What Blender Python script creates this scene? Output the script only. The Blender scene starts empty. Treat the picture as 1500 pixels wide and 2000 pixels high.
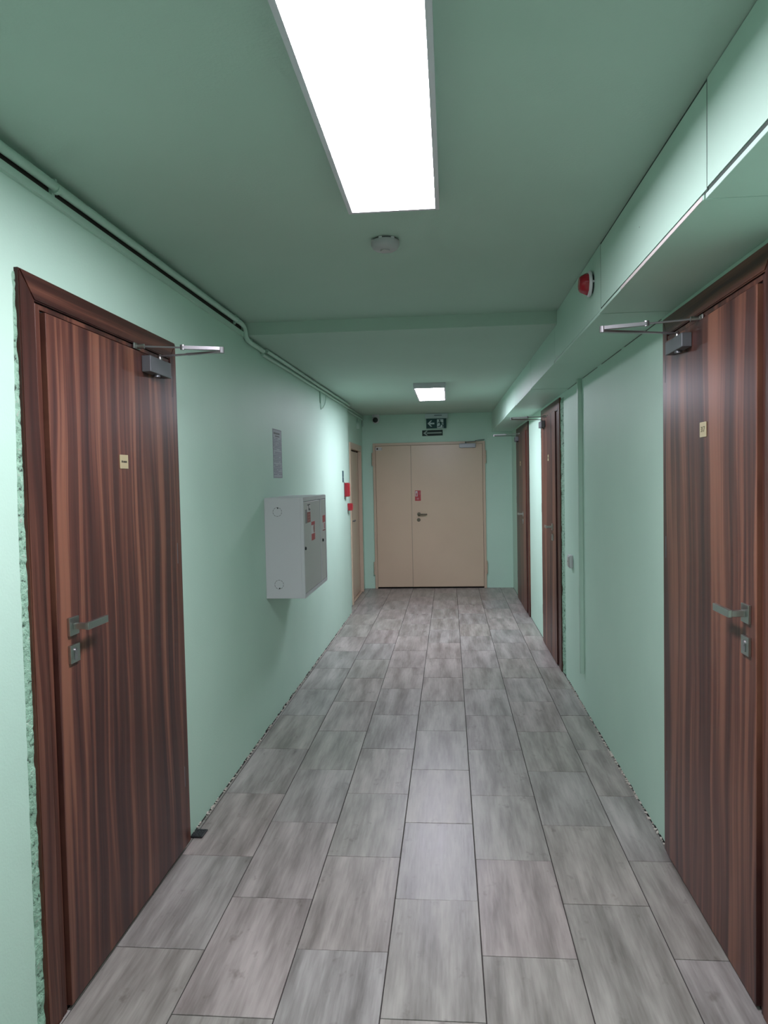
import bpy, bmesh, math, random
from mathutils import Vector, Matrix, noise
random.seed(7)
SC = bpy.context.scene
COL = SC.collection
R = math.radians

# ------------------------------------------------------------------ camera, world, exposure
cam_d = bpy.data.cameras.new('camera'); cam = bpy.data.objects.new('camera', cam_d); COL.objects.link(cam)
F_PX = 1446.4
cam_d.sensor_fit = 'VERTICAL'; cam_d.sensor_height = 24.0
cam_d.lens = F_PX * 24.0 / 2000.0
cam_d.clip_start = 0.02
rt = Vector((0.995971, 0.087365, -0.020228)); up = Vector((0.016325, 0.045169, 0.998846)); fw = Vector((-0.088178, 0.995152, -0.043560))
m = Matrix((rt, up, -fw)).transposed().to_4x4(); m.translation = Vector((0, 0, 1.5317)); cam.matrix_world = m
SC.camera = cam

w = bpy.data.worlds.new('world'); SC.world = w; w.use_nodes = True
w.node_tree.nodes['Background'].inputs[0].default_value = (0.6, 0.7, 0.8, 1)
w.node_tree.nodes['Background'].inputs[1].default_value = 0.05
SC.view_settings.view_transform = 'Standard'; SC.view_settings.look = 'None'
SC.view_settings.gamma = 1.0; SC.view_settings.use_curve_mapping = False
SC.view_settings.exposure = 0.0
LAMP = 47.0                                    # radiance of the ceiling panels

# ------------------------------------------------------------------ dimensions
XL, XR, XREC = -1.145, 0.868, -1.205
YB, YE, YSTEP, YREC = -4.6, 10.35, 4.15, 8.45
ZC, ZC2 = 2.433, 2.363
XS, ZS = 0.600, 2.160

# ------------------------------------------------------------------ materials
def mat(name, col=(.5, .5, .5), rough=.5, metal=0., spec=.5, emit=None, es=0.):
    m = bpy.data.materials.new(name); m.use_nodes = True
    b = m.node_tree.nodes['Principled BSDF']
    b.inputs['Base Color'].default_value = (*col, 1); b.inputs['Roughness'].default_value = rough
    b.inputs['Metallic'].default_value = metal; b.inputs['Specular IOR Level'].default_value = spec
    if emit: b.inputs['Emission Color'].default_value = (*emit, 1); b.inputs['Emission Strength'].default_value = es
    return m
def N(m, t, **kw):
    n = m.node_tree.nodes.new(t)
    for k, v in kw.items():
        if k in n.inputs: n.inputs[k].default_value = v
        else: setattr(n, k, v)
    return n
def L(m, a, b): m.node_tree.links.new(a, b)
def bsdf(m): return m.node_tree.nodes['Principled BSDF']
def ramp(m, pts):
    n = N(m, 'ShaderNodeValToRGB'); e = n.color_ramp.elements
    while len(e) < len(pts): e.new(.5)
    for i, (p, c) in enumerate(pts): e[i].position = p; e[i].color = (*c, 1)
    return n
def bump(m, height, strength, dist=.01):
    b = N(m, 'ShaderNodeBump'); b.inputs['Strength'].default_value = strength; b.inputs['Distance'].default_value = dist
    L(m, height, b.inputs['Height']); L(m, b.outputs[0], bsdf(m).inputs['Normal'])

def wall_paint(name, c1, c2, rough=.55, bs=.25):
    m = mat(name, c1, rough)
    g = N(m, 'ShaderNodeNewGeometry')
    n = N(m, 'ShaderNodeTexNoise', Scale=1.7, Detail=4.0); L(m, g.outputs['Position'], n.inputs['Vector'])
    r = ramp(m, [(.35, c1), (.65, c2)]); L(m, n.outputs['Fac'], r.inputs[0]); L(m, r.outputs[0], bsdf(m).inputs['Base Color'])
    n2 = N(m, 'ShaderNodeTexNoise', Scale=140.0, Detail=3.0); L(m, g.outputs['Position'], n2.inputs['Vector'])
    n3 = N(m, 'ShaderNodeTexNoise', Scale=5.0, Detail=2.0); L(m, g.outputs['Position'], n3.inputs['Vector'])
    a = N(m, 'ShaderNodeMath', operation='MULTIPLY_ADD'); L(m, n3.outputs['Fac'], a.inputs[0]); a.inputs[1].default_value = 2.5; L(m, n2.outputs['Fac'], a.inputs[2])
    bump(m, a.outputs[0], bs, .002)
    return m
M_WALL = wall_paint('mint_wall_paint', (.495, .70, .59), (.525, .73, .615))
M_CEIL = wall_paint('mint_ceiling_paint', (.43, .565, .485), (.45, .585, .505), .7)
M_SOF = wall_paint('mint_board_paint', (.49, .68, .58), (.52, .71, .61), .5, .12)

def walnut(name, dark, mid, light, rough=.38):
    m = mat(name, mid, rough, spec=.32)
    tc = N(m, 'ShaderNodeTexCoord'); oi = N(m, 'ShaderNodeObjectInfo')
    off = N(m, 'ShaderNodeVectorMath', operation='SCALE'); cmb = N(m, 'ShaderNodeCombineXYZ')
    for i in range(3): L(m, oi.outputs['Random'], cmb.inputs[i])
    L(m, cmb.outputs[0], off.inputs[0]); off.inputs['Scale'].default_value = 23.0
    add = N(m, 'ShaderNodeVectorMath', operation='ADD'); L(m, tc.outputs['Object'], add.inputs[0]); L(m, off.outputs[0], add.inputs[1])
    # slow sideways drift of the grain
    mp0 = N(m, 'ShaderNodeMapping'); mp0.inputs['Scale'].default_value = (.2, 1.8, .7); L(m, add.outputs[0], mp0.inputs[0])
    dn = N(m, 'ShaderNodeTexNoise', Scale=1.0, Detail=2.0); L(m, mp0.outputs[0], dn.inputs['Vector'])
    ds = N(m, 'ShaderNodeVectorMath', operation='SCALE'); L(m, dn.outputs['Color'], ds.inputs[0]); ds.inputs['Scale'].default_value = .16
    ad2 = N(m, 'ShaderNodeVectorMath', operation='ADD'); L(m, add.outputs[0], ad2.inputs[0]); L(m, ds.outputs[0], ad2.inputs[1])
    def streak(sy, sz, det):
        mp = N(m, 'ShaderNodeMapping'); mp.inputs['Scale'].default_value = (0.0, sy, sz); L(m, ad2.outputs[0], mp.inputs[0])
        t = N(m, 'ShaderNodeTexNoise', Scale=1.0, Detail=det, Roughness=.55); L(m, mp.outputs[0], t.inputs['Vector']); return t.outputs['Fac']
    a, b, c = streak(11, .35, 2.), streak(32, .6, 3.), streak(220, 2.2, 2.)
    def mad(x, k, y):
        q = N(m, 'ShaderNodeMath', operation='MULTIPLY_ADD'); L(m, x, q.inputs[0]); q.inputs[1].default_value = k
        if y is None: q.inputs[2].default_value = 0
        else: L(m, y, q.inputs[2])
        return q.outputs[0]
    v = mad(a, .52, mad(b, .36, mad(c, .12, None)))
    r = ramp(m, [(.39, dark), (.455, tuple((x * .6 + y * .4) for x, y in zip(dark, mid))), (.51, mid), (.575, light), (.66, tuple(x * 1.1 for x in light))])
    L(m, v, r.inputs[0]); L(m, r.outputs[0], bsdf(m).inputs['Base Color'])
    bump(m, v, .12, .003)
    return m
M_WOOD = walnut('walnut_laminate', (.036, .013, .013), (.102, .036, .026), (.200, .080, .050))
M_CASE = walnut('walnut_casing', (.028, .009, .008), (.074, .025, .018), (.145, .055, .036))
M_GAP = mat('dark_gap', (.006, .004, .004), .8)

def tile_mat():
    m = mat('wood_look_tile', (.3, .3, .3), .36)
    tc = N(m, 'ShaderNodeTexCoord'); oi = N(m, 'ShaderNodeObjectInfo')
    cmb = N(m, 'ShaderNodeCombineXYZ')
    for i in range(3): L(m, oi.outputs['Random'], cmb.inputs[i])
    off = N(m, 'ShaderNodeVectorMath', operation='SCALE'); L(m, cmb.outputs[0], off.inputs[0]); off.inputs['Scale'].default_value = 41.0
    add = N(m, 'ShaderNodeVectorMath', operation='ADD'); L(m, tc.outputs['Object'], add.inputs[0]); L(m, off.outputs[0], add.inputs[1])
    def nz(sx, sy, det, ro=.6, src=add):
        mp = N(m, 'ShaderNodeMapping'); mp.inputs['Scale'].default_value = (sx, sy, 1); L(m, src.outputs[0], mp.inputs[0])
        t = N(m, 'ShaderNodeTexNoise', Scale=1.0, Detail=det, Roughness=ro); L(m, mp.outputs[0], t.inputs['Vector']); return t
    broad, fine, blot = nz(15, 2.0, 4., .55), nz(100, 6., 4.), nz(15, 9., 3., .7)
    q = N(m, 'ShaderNodeMath', operation='MULTIPLY_ADD'); L(m, fine.outputs[0], q.inputs[0]); q.inputs[1].default_value = .26
    q2 = N(m, 'ShaderNodeMath', operation='MULTIPLY'); L(m, broad.outputs[0], q2.inputs[0]); q2.inputs[1].default_value = .74; L(m, q2.outputs[0], q.inputs[2])
    r = ramp(m, [(.34, (.176, .161, .148)), (.46, (.265, .247, .230)), (.54, (.330, .310, .290)), (.67, (.425, .40, .376))])
    L(m, q.outputs[0], r.inputs[0])
    # darker knots and smudges
    r2 = ramp(m, [(.62, (1, 1, 1)), (.74, (.62, .60, .58))]); L(m, blot.outputs[0], r2.inputs[0])
    mx = N(m, 'ShaderNodeMix', data_type='RGBA', blend_type='MULTIPLY'); mx.inputs[0].default_value = .8
    L(m, r.outputs[0], mx.inputs[6]); L(m, r2.outputs[0], mx.inputs[7])
    # a tint of its own on each tile: some pinkish, some greenish grey
    r3 = ramp(m, [(0., (.93, .94, .92)), (.3, (1.0, .98, .95)), (.55, (.97, .98, 1.0)), (.8, (1.04, .96, .97)), (1., (1.05, 1.02, 1.01))])
    L(m, oi.outputs['Random'], r3.inputs[0])
    m3 = N(m, 'ShaderNodeMix', data_type='RGBA', blend_type='MULTIPLY'); m3.inputs[0].default_value = 1.
    L(m, mx.outputs[2], m3.inputs[6]); L(m, r3.outputs[0], m3.inputs[7]); L(m, m3.outputs[2], bsdf(m).inputs['Base Color'])
    rr = N(m, 'ShaderNodeMapRange'); L(m, broad.outputs[0], rr.inputs[0]); rr.inputs[3].default_value = .30; rr.inputs[4].default_value = .46; L(m, rr.outputs[0], bsdf(m).inputs['Roughness'])
    bump(m, fine.outputs[0], .35, .0012)
    return m
M_TILE = tile_mat()
M_GROUT = mat('dark_grout', (.042, .036, .034), .9)
M_BEIGE = wall_paint('beige_enamel', (.60, .455, .335), (.63, .48, .355), .30, .06)
M_BEIGE2 = wall_paint('beige_enamel_frame', (.56, .43, .32), (.58, .45, .34), .35, .06)
M_STEEL = mat('satin_steel', (.42, .42, .40), .32, 1.0)
M_CLOSER = mat('grey_closer_metal', (.17, .175, .19), .42, .55)
M_ARM = mat('closer_arm_metal', (.36, .34, .36), .3, .9)
M_BRASSPL = mat('pale_gold_plate', (.52, .44, .26), .4, .25)
M_INK = mat('dark_ink', (.05, .045, .03), .6)
M_BLACK = mat('black_plastic', (.008, .008, .010), .45)
M_WHITE = mat('white_plastic', (.62, .62, .63), .4)
M_CAB = mat('light_grey_powder_coat', (.57, .575, .59), .45)
M_CABDOOR = mat('light_grey_door_coat', (.48, .48, .46), .45)
M_LINE = mat('grey_line', (.12, .12, .12), .7)
M_RED = mat('red_plastic', (.30, .010, .020), .25)
M_REDS = mat('red_sticker', (.42, .030, .040), .45)
M_DRED = mat('brick_red_sticker', (.26, .035, .028), .45)
M_PALE = mat('sticker_white', (.60, .56, .56), .5)
M_PAPER = mat('paper', (.40, .42, .46), .7)
M_EXIT = mat('exit_green', (.006, .055, .055), .6)
M_EXITW = mat('exit_white', (.50, .62, .62), .5)
M_ARROWBG = mat('arrow_dark_green', (.004, .022, .015), .6)
M_ARROW = mat('arrow_pale', (.34, .42, .38), .6)
M_PIPE = wall_paint('painted_conduit', (.46, .64, .54), (.49, .67, .57), .45, .1)
M_TEAL = mat('dark_teal_sticker', (.03, .08, .10), .5)
M_RAW = mat('raw_board_edge', (.60, .54, .52), .8)
M_CRUMB = mat('plaster_crumb', (.55, .50, .45), .9)
M_FRAME = mat('lamp_frame', (.62, .60, .64), .35)
M_LAMP = mat('lamp_diffuser', (.9, .9, .9), .4, emit=(.99, .95, 1.06), es=LAMP)
M_LAMP2 = mat('lamp_diffuser_far', (.9, .9, .9), .4, emit=(.97, .94, 1.10), es=LAMP * 1.15)
def rough_mat():
    m = mat('rough_plaster_paint', (.30, .48, .36), .8)
    g = N(m, 'ShaderNodeNewGeometry'); n = N(m, 'ShaderNodeTexNoise', Scale=60.0, Detail=4.0, Roughness=.7); L(m, g.outputs['Position'], n.inputs['Vector'])
    r = ramp(m, [(.36, (.05, .08, .06)), (.43, (.25, .42, .31)), (.60, (.33, .54, .41)), (.70, (.40, .42, .36))]); L(m, n.outputs[0], r.inputs[0]); L(m, r.outputs[0], bsdf(m).inputs['Base Color'])
    bump(m, n.outputs[0], .8, .01); return m
M_ROUGH = rough_mat()

# ------------------------------------------------------------------ helpers
def obj(name, me, mt=None, parent=None, loc=None, rot=None):
    o = bpy.data.objects.new(name, me); COL.objects.link(o)
    if mt is not None and me is not None and len(me.materials) == 0: me.materials.append(mt)
    if parent is not None: o.parent = parent
    if loc is not None: o.location = loc
    if rot is not None: o.rotation_euler = rot
    return o
def tag(o, label=None, cat=None, group=None, kind=None):
    if label: o['label'] = label
    if cat: o['category'] = cat
    if group: o['group'] = group
    if kind: o['kind'] = kind
    return o
def root(name, loc=(0, 0, 0), rot=(0, 0, 0), **k):
    return tag(obj(name, None, None, None, loc, rot), **k)
def to_mesh(bm, name='m', smooth=False, ang=None):
    bmesh.ops.recalc_face_normals(bm, faces=bm.faces)
    me = bpy.data.meshes.new(name); bm.to_mesh(me); bm.free()
    if smooth:
        me.polygons.foreach_set('use_smooth', [True] * len(me.polygons))
        if ang: me.set_sharp_from_angle(angle=R(ang))
    return me
def bx(bm, a, b, bev=0., seg=2):
    """box between corners a and b, edges bevelled"""
    t = bmesh.new(); bmesh.ops.create_cube(t, size=1)
    s = [abs(b[i] - a[i]) for i in range(3)]; c = [(a[i] + b[i]) / 2 for i in range(3)]
    bmesh.ops.scale(t, vec=s, verts=t.verts); bmesh.ops.translate(t, vec=c, verts=t.verts)
    if bev: bmesh.ops.bevel(t, geom=t.edges[:], offset=bev, segments=seg, affect='EDGES', profile=.5)
    tm = bpy.data.meshes.new('t'); t.to_mesh(tm); t.free(); bm.from_mesh(tm); bpy.data.meshes.remove(tm)
def box(name, a, b, mt, parent=None, bev=0., seg=2, loc=None, rot=None):
    bm = bmesh.new(); bx(bm, a, b, bev, seg); return obj(name, to_mesh(bm, name), mt, parent, loc, rot)
def prism(bm, pts, axis, lo, hi):
    """extrude a 2-D outline along an axis: x -> (y,z), y -> (x,z), z -> (x,y)"""
    def P(p, t): return {'x': (t, p[0], p[1]), 'y': (p[0], t, p[1]), 'z': (p[0], p[1], t)}[axis]
    A = [bm.verts.new(P(p, lo)) for p in pts]; B = [bm.verts.new(P(p, hi)) for p in pts]
    n = len(pts); bm.faces.new(A); bm.faces.new(B)
    for i in range(n): bm.faces.new((A[i], A[(i + 1) % n], B[(i + 1) % n], B[i]))
def lathe(bm, prof, axis, c, seg=32):
    """revolve (radius, height) pairs about an axis through c"""
    rings = []
    for r_, h in prof:
        ring = []
        for k in range(seg):
            a = 2 * math.pi * k / seg; u, v = r_ * math.cos(a), r_ * math.sin(a)
            p = {'x': (h, u, v), 'y': (u, h, v), 'z': (u, v, h)}[axis]
            ring.append(bm.verts.new((p[0] + c[0], p[1] + c[1], p[2] + c[2])))
        rings.append(ring)
    for a, b in zip(rings, rings[1:]):
        for k in range(seg): bm.faces.new((a[k], a[(k + 1) % seg], b[(k + 1) % seg], b[k]))
    bm.faces.new(rings[0]); bm.faces.new(rings[-1])
def tube(bm, pts, r_, seg=10):
    pts = [Vector(p) for p in pts]; rings = []
    for i, p in enumerate(pts):
        d = (pts[min(i + 1, len(pts) - 1)] - pts[max(i - 1, 0)]).normalized()
        u = d.cross(Vector((0, 0, 1)));  u = u.normalized() if u.length > 1e-3 else Vector((1, 0, 0)); v = d.cross(u).normalized()
        rr = r_[i] if isinstance(r_, (list, tuple)) else r_
        rings.append([bm.verts.new(p + u * rr * math.cos(2 * math.pi * k / seg) + v * rr * math.sin(2 * math.pi * k / seg)) for k in range(seg)])
    for a, b in zip(rings, rings[1:]):
        for k in range(seg): bm.faces.new((a[k], a[(k + 1) % seg], b[(k + 1) % seg], b[k]))
    bm.faces.new(rings[0]); bm.faces.new(rings[-1])
def bar(bm, p, q, w_, h_):
    """rectangular bar from p to q, w_ across (horizontal), h_ high"""
    p, q = Vector(p), Vector(q); d = (q - p).normalized(); u = d.cross(Vector((0, 0, 1))).normalized(); v = u.cross(d).normalized()
    A = [bm.verts.new(p + u * x * w_ / 2 + v * y * h_ / 2) for x, y in ((-1, -1), (1, -1), (1, 1), (-1, 1))]
    B = [bm.verts.new(q + u * x * w_ / 2 + v * y * h_ / 2) for x, y in ((-1, -1), (1, -1), (1, 1), (-1, 1))]
    bm.faces.new(A); bm.faces.new(B)
    for i in range(4): bm.faces.new((A[i], A[(i + 1) % 4], B[(i + 1) % 4], B[i]))
def text(name, s, size, loc, rot, mt, parent, depth=.0006, sx=1.):
    c = bpy.data.curves.new(name, 'FONT'); c.body = s; c.size = size; c.extrude = depth / 2; c.align_x = 'CENTER'; c.align_y = 'CENTER'; c.resolution_u = 3
    t = bpy.data.objects.new('t', c); COL.objects.link(t)
    bpy.context.view_layer.update()
    me = bpy.data.meshes.new_from_object(t.evaluated_get(bpy.context.evaluated_depsgraph_get())); bpy.data.objects.remove(t)
    me.materials.clear(); o = obj(name, me, mt, parent, loc, rot); o.scale = (sx, 1, 1); return o
FACE_L = (R(90), 0, R(90))      # lettering on the left wall, read from +x
FACE_R = (R(90), 0, R(-90))     # lettering on the right wall, read from -x
FACE_E = (R(90), 0, 0)          # lettering on the end wall, read from -y

# ------------------------------------------------------------------ room shell
D1 = dict(y0=1.904, y1=3.036, zt=2.117)     # left near door (casing outline)
D2 = dict(y0=2.030, y1=3.055, zt=2.142)     # right near door
D3 = dict(y0=5.835, y1=6.983, zt=2.137)     # right middle door
D4 = dict(y0=8.130, y1=9.520, zt=2.135)     # right far door
D5 = dict(y0=8.960, y1=10.130, zt=2.000)    # beige side door in the recess
EDX0, EDX1, EDZ = -1.056, 0.502, 2.040      # beige double door

fl = box('floor', (XREC - .25, YB - .1, -.12), (XR + .25, YE + .25, -.0035), M_GROUT)
tag(fl, 'floor of long grey wood-look tiles in staggered rows with dark joints', 'floor', kind='structure')
TX0, TW, TY0, TL, GAP = -.2214, .302, 2.0323, .6042, .0034
OFF = {0: 0., 1: .49, -1: .49, 2: .0, -2: -.032, 3: .52, -3: .455, -4: -.03}
def tile_mesh(w_, l_):
    bm = bmesh.new(); bx(bm, (-w_ / 2, -l_ / 2, -.009), (w_ / 2, l_ / 2, 0)); 
    top = [e for e in bm.edges if all(v.co.z > -.001 for v in e.verts)]
    bmesh.ops.bevel(bm, geom=top, offset=.0012, segments=1, affect='EDGES')
    return to_mesh(bm, 'tile')
full = tile_mesh(TW - GAP, TL - GAP)
for c in range(-4, 4):
    x0, x1 = TX0 + c * TW, TX0 + (c + 1) * TW
    for k in range(-3, 15):
        y0 = TY0 + (k + OFF[c]) * TL; y1 = y0 + TL
        if y1 > YE + .001: y1 = YE + .001
        if y0 > YE - .02: continue
        lo = XREC if y1 > YREC + .3 else XL + .004
        a, b = max(x0, lo), min(x1, XR - .002)
        if b - a < .012: continue
        cut = (b - a) < TW - 1e-4 or (y1 - y0) < TL - 1e-4
        me = tile_mesh(b - a - GAP, y1 - y0 - GAP) if cut else full
        if lo == XL + .004 and a == lo and y1 > YREC:
            bm = bmesh.new(); bx(bm, (XREC, YREC + .001, -.009), (a - .001, y1 - GAP / 2, 0)); obj('tile', to_mesh(bm), M_TILE, fl)
        o = obj('tile', me, M_TILE, fl, ((a + b) / 2, (y0 + y1) / 2, random.uniform(-.0006, .0004)), (random.uniform(-.0008, .0008), random.uniform(-.001, .001), 0))
# the rows behind the camera, never in view
bm = bmesh.new(); bx(bm, (XL, YB, -.006), (XR, .24, -.001)); tag(obj('tile_rows', to_mesh(bm), M_TILE, fl), kind='stuff')

def wall_x(bm, xf, xb, y0, y1, ztop, doors):
    """a wall along y between y0 and y1 whose face is at xf, with door openings"""
    cur = y0
    for (a, b, zt) in doors:
        bx(bm, (xf, cur, 0), (xb, a, ztop)); bx(bm, (xf, a, zt), (xb, b, ztop)); cur = b
    bx(bm, (xf, cur, 0), (xb, y1, ztop))
bm = bmesh.new()
wall_x(bm, XL, XL - .16, YB, YREC, 2.6, [(1.835, D1['y1'] - .012, D1['zt'] - .012)])
wl = tag(obj('wall_left', to_mesh(bm), M_WALL), 'mint green painted corridor wall with the fire cabinet', 'wall', kind='structure')
bm = bmesh.new(); wall_x(bm, XREC, XREC - .10, YREC, YE, 2.6, [(D5['y0'] + .05, D5['y1'] - .05, D5['zt'] - .05)])
tag(obj('wall_recess', to_mesh(bm), M_WALL), 'short set-back mint wall holding the beige side door', 'wall', kind='structure')
bm = bmesh.new()
wall_x(bm, XR, XR + .16, YB, YE + .1, 2.6, [(D2['y0'] + .012, D2['y1'] - .012, D2['zt'] - .012), (5.70, D3['y1'] - .012, D3['zt'] - .012), (D4['y0'] + .012, D4['y1'] - .012, D4['zt'] - .012)])
wr = tag(obj('wall_right', to_mesh(bm), M_WALL), 'mint green painted corridor wall below the boxed soffit', 'wall', kind='structure')
bm = bmesh.new()
bx(bm, (XREC, YE, 0), (EDX0 + .03, YE + .16, 2.6)); bx(bm, (EDX1 - .03, YE, 0), (XR, YE + .16, 2.6)); bx(bm, (EDX0 + .03, YE, EDZ - .03), (EDX1 - .03, YE + .16, 2.6))
tag(obj('wall_far', to_mesh(bm), M_WALL), 'mint green end wall around the beige double door', 'wall', kind='structure')
tag(box('wall_back', (XREC, YB - .12, 0), (XR, YB, 2.6), M_WALL), 'mint green wall closing the corridor behind the viewer', 'wall', kind='structure')
bm = bmesh.new()
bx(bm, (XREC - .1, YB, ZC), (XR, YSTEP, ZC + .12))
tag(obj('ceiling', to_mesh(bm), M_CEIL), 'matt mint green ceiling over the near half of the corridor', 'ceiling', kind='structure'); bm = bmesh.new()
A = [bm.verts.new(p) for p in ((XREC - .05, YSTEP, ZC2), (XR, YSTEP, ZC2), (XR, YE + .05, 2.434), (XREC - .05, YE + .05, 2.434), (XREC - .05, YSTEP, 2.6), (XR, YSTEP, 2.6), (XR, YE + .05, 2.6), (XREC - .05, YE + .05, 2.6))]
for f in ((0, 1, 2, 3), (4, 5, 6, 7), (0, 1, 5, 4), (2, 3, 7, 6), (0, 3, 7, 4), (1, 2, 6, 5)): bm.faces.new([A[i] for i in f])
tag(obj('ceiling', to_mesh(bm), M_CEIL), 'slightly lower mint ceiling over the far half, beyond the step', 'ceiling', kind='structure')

# boxed soffit along the right wall, made of boards
sof = tag(box('ceiling_soffit', (XS + .013, YB, ZS + .014), (XR, YE, ZC), M_GAP), 'mint green boarded soffit boxing in services above the brown doors', 'soffit', kind='structure')
seams = [YB, -3.0, -1.8, -.6, .6, 1.789, 2.98, 4.24, 5.45, 6.66, 7.87, 9.08, YE]
for i in range(len(seams) - 1):
    a, b = seams[i] + .003, seams[i + 1] - .003
    top = ZC - ([.008, .003][abs(seams[i] - 1.789) > .01])
    zt = lambda y: top if y < YSTEP else min(top, ZC2 + (y - YSTEP) * .0113 - .0015)
    bot = ZS + (.027 if b < 1.8 else .024 if b < 3.0 else .0165)
    dx = [0, .0004, .0, .0003][i % 4]
    bm = bmesh.new()
    ys = [a, b] if not (a < YSTEP < b) else [a, YSTEP - .001, YSTEP + .001, b]
    pts = [(a, bot), (b, bot)] + [(y, zt(y)) for y in reversed(ys)]
    prism(bm, pts, 'x', XS + dx, XS + .012)
    p = obj('panel', to_mesh(bm), M_SOF, sof)
    bm = bmesh.new(); lip = .006 if i % 2 else .0035
    bx(bm, (XS - lip, a + .001, ZS + (.001 if i % 2 else 0)), (XR, b, ZS + .012), .0008, 1)
    obj('underside_board', to_mesh(bm), M_SOF, sof)
e = box('board_edge', (XS - .0068, 1.80, ZS + .0015), (XS - .0058, 2.62, ZS + .0118), M_RAW, sof)
bm = bmesh.new()
for i in range(5, 12):
    for y in (seams[i] + .03, seams[i] - .03, seams[i] + .6):
        for z in (ZS + .045, (ZS + ZC) / 2, ZC - .06):
            if (y > YSTEP and z > ZC2 - .03) or random.random() < .62: continue
            lathe(bm, [(.0025, -.0004), (.0025, .0004)], 'x', (XS + .0006, y + random.uniform(-.004, .004), z + random.uniform(-.01, .01)), 8)
tag(obj('screw_heads', to_mesh(bm), M_LINE, sof), kind='stuff')

bm = bmesh.new()
for y in seams[1:-1]:
    zt_ = ZC - .001 if y < YSTEP else ZC2 + (y - YSTEP) * .0113
    bx(bm, (XS + .0008, y - .0035, ZS + .014), (XS + .012, y + .0035, zt_))
bx(bm, (XS + .002, 1.79, ZC - .0095), (XS + .012, 2.978, ZC)); bx(bm, (XS + .0025, YB, ZS + .012), (XS + .012, 1.789, ZS + .028)); bx(bm, (XS + .0025, 1.789, ZS + .012), (XS + .012, 2.98, ZS + .025)); bx(bm, (XS + .0025, 2.98, ZS + .012), (XS + .012, YE, ZS + .0175))
obj('open_joints', to_mesh(bm), mat('joint_shadow_green', (.05, .07, .06), .9), sof)
# rough unfinished plaster beside the casings
def rough_strip(name, x, y0, y1, z0, z1, edge, sgn, parent, seed):
    """edge(z) -> 0..1 share of the width that is still smooth; sgn: +1 room lies at +x"""
    bm = bmesh.new(); nz_, ny = int((z1 - z0) / .011), 8; g = []
    for i in range(nz_ + 1):
        z = z0 + (z1 - z0) * i / nz_; row = []
        for j in range(ny + 1):
            y = y0 + (y1 - y0) * j / ny
            n = noise.noise(Vector((y * 55 + seed, z * 42, 3.))); n2 = noise.noise(Vector((y * 20, z * 17 + seed, 9.)))
            e_ = edge(z) + .10 * noise.noise(Vector((0, z * 30, seed)))
            t = j / ny
            d = -.003 + .013 * max(0, (t - .45) / .55) - .016 * max(0, n) * (1.2 - t) - .016 * max(0, n2) * (1.2 - t) + .002 * n
            row.append(bm.verts.new((x + sgn * d, y, z)))
        g.append(row)
    for i in range(nz_):
        for j in range(ny): bm.faces.new((g[i][j], g[i][j + 1], g[i + 1][j + 1], g[i + 1][j]))
    return obj(name, to_mesh(bm), M_ROUGH, parent)
def smooth_part(z): return .93 if z > 2.09 else (.80 - .22 * (2.09 - z) / 1.2 if z > .9 else .55 - .25 * (.9 - z))
box('opening_back', (XL - .03, 1.832, .0), (XL - .025, 1.90, 2.12), M_ROUGH, wl)
# smooth margin follows a slightly crooked line
bm = bmesh.new(); pts_l = []
z = 0.
while z < 2.104:
    wv = .040 + .0035 * noise.noise(Vector((0, z * 26, 1.))) + (.030 * (z - 1.4) if z > 1.4 else 0) - (.006 * (1.0 - z) if z < 1.0 else 0)
    pts_l.append((1.835 + wv, z)); z += .012
pts_l.append((1.898, 2.105))
prism(bm, [(1.835, 2.105), (1.835, 0.)] + pts_l, 'x', XL - .02, XL)
obj('plaster_margin', to_mesh(bm), M_WALL, wl)
rough_strip('rough_plaster', XL, 1.845, 1.925, 0., 2.105, lambda z: -1, 1, wl, 3.1)
rough_strip('rough_plaster', XR, 5.700, 5.860, 0., 2.12, lambda z: -1, -1, wr, 8.4)
# broken plaster along the foot of the walls
def crumbs(name, x, sgn, y0, y1, n, parent):
    bm = bmesh.new()
    for _ in range(n):
        y = random.uniform(y0, y1); s = random.uniform(.002, .006); cx = x + sgn * random.uniform(-.002, .010)
        mtx = Matrix.Translation((cx, y, s * .4 + .001)) @ Matrix.Rotation(random.uniform(0, 3), 4, 'Z') @ Matrix.Diagonal((s, s * random.uniform(1, 2.4), s * .8, 1))
        bmesh.ops.create_icosphere(bm, subdivisions=1, radius=1, matrix=mtx)
    return tag(obj(name, to_mesh(bm), M_CRUMB, parent), kind='stuff')
crumbs('plaster_crumbs', XR, -1, 3.06, 5.6, 220, fl); crumbs('plaster_crumbs', XL, 1, 3.1, 8.4, 300, fl)
def foot_gap(x, sgn, y0, y1, parent):
    bm = bmesh.new(); y = y0
    while y < y1:
        l_ = random.uniform(.03, .22); h = random.uniform(.003, .009)
        bx(bm, (x + sgn * .0006, y, 0), (x - sgn * .004, y + l_, h)); y += l_ + random.uniform(.01, .25)
    return tag(obj('foot_gap', to_mesh(bm), M_GAP, parent), kind='stuff')
foot_gap(XR, -1, 3.1, 5.65, wr); foot_gap(XL, 1, 3.9, 8.3, wl)

bm = bmesh.new()
for a, b in ((3.12, 3.75), (3.82, 4.30), (4.42, 4.90), (5.0, 5.5)): bx(bm, (XR - .0012, a, ZS - .004), (XR, b, ZS - .0005))
tag(obj('joint_cracks', to_mesh(bm), M_LINE, wr), kind='stuff')
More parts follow.
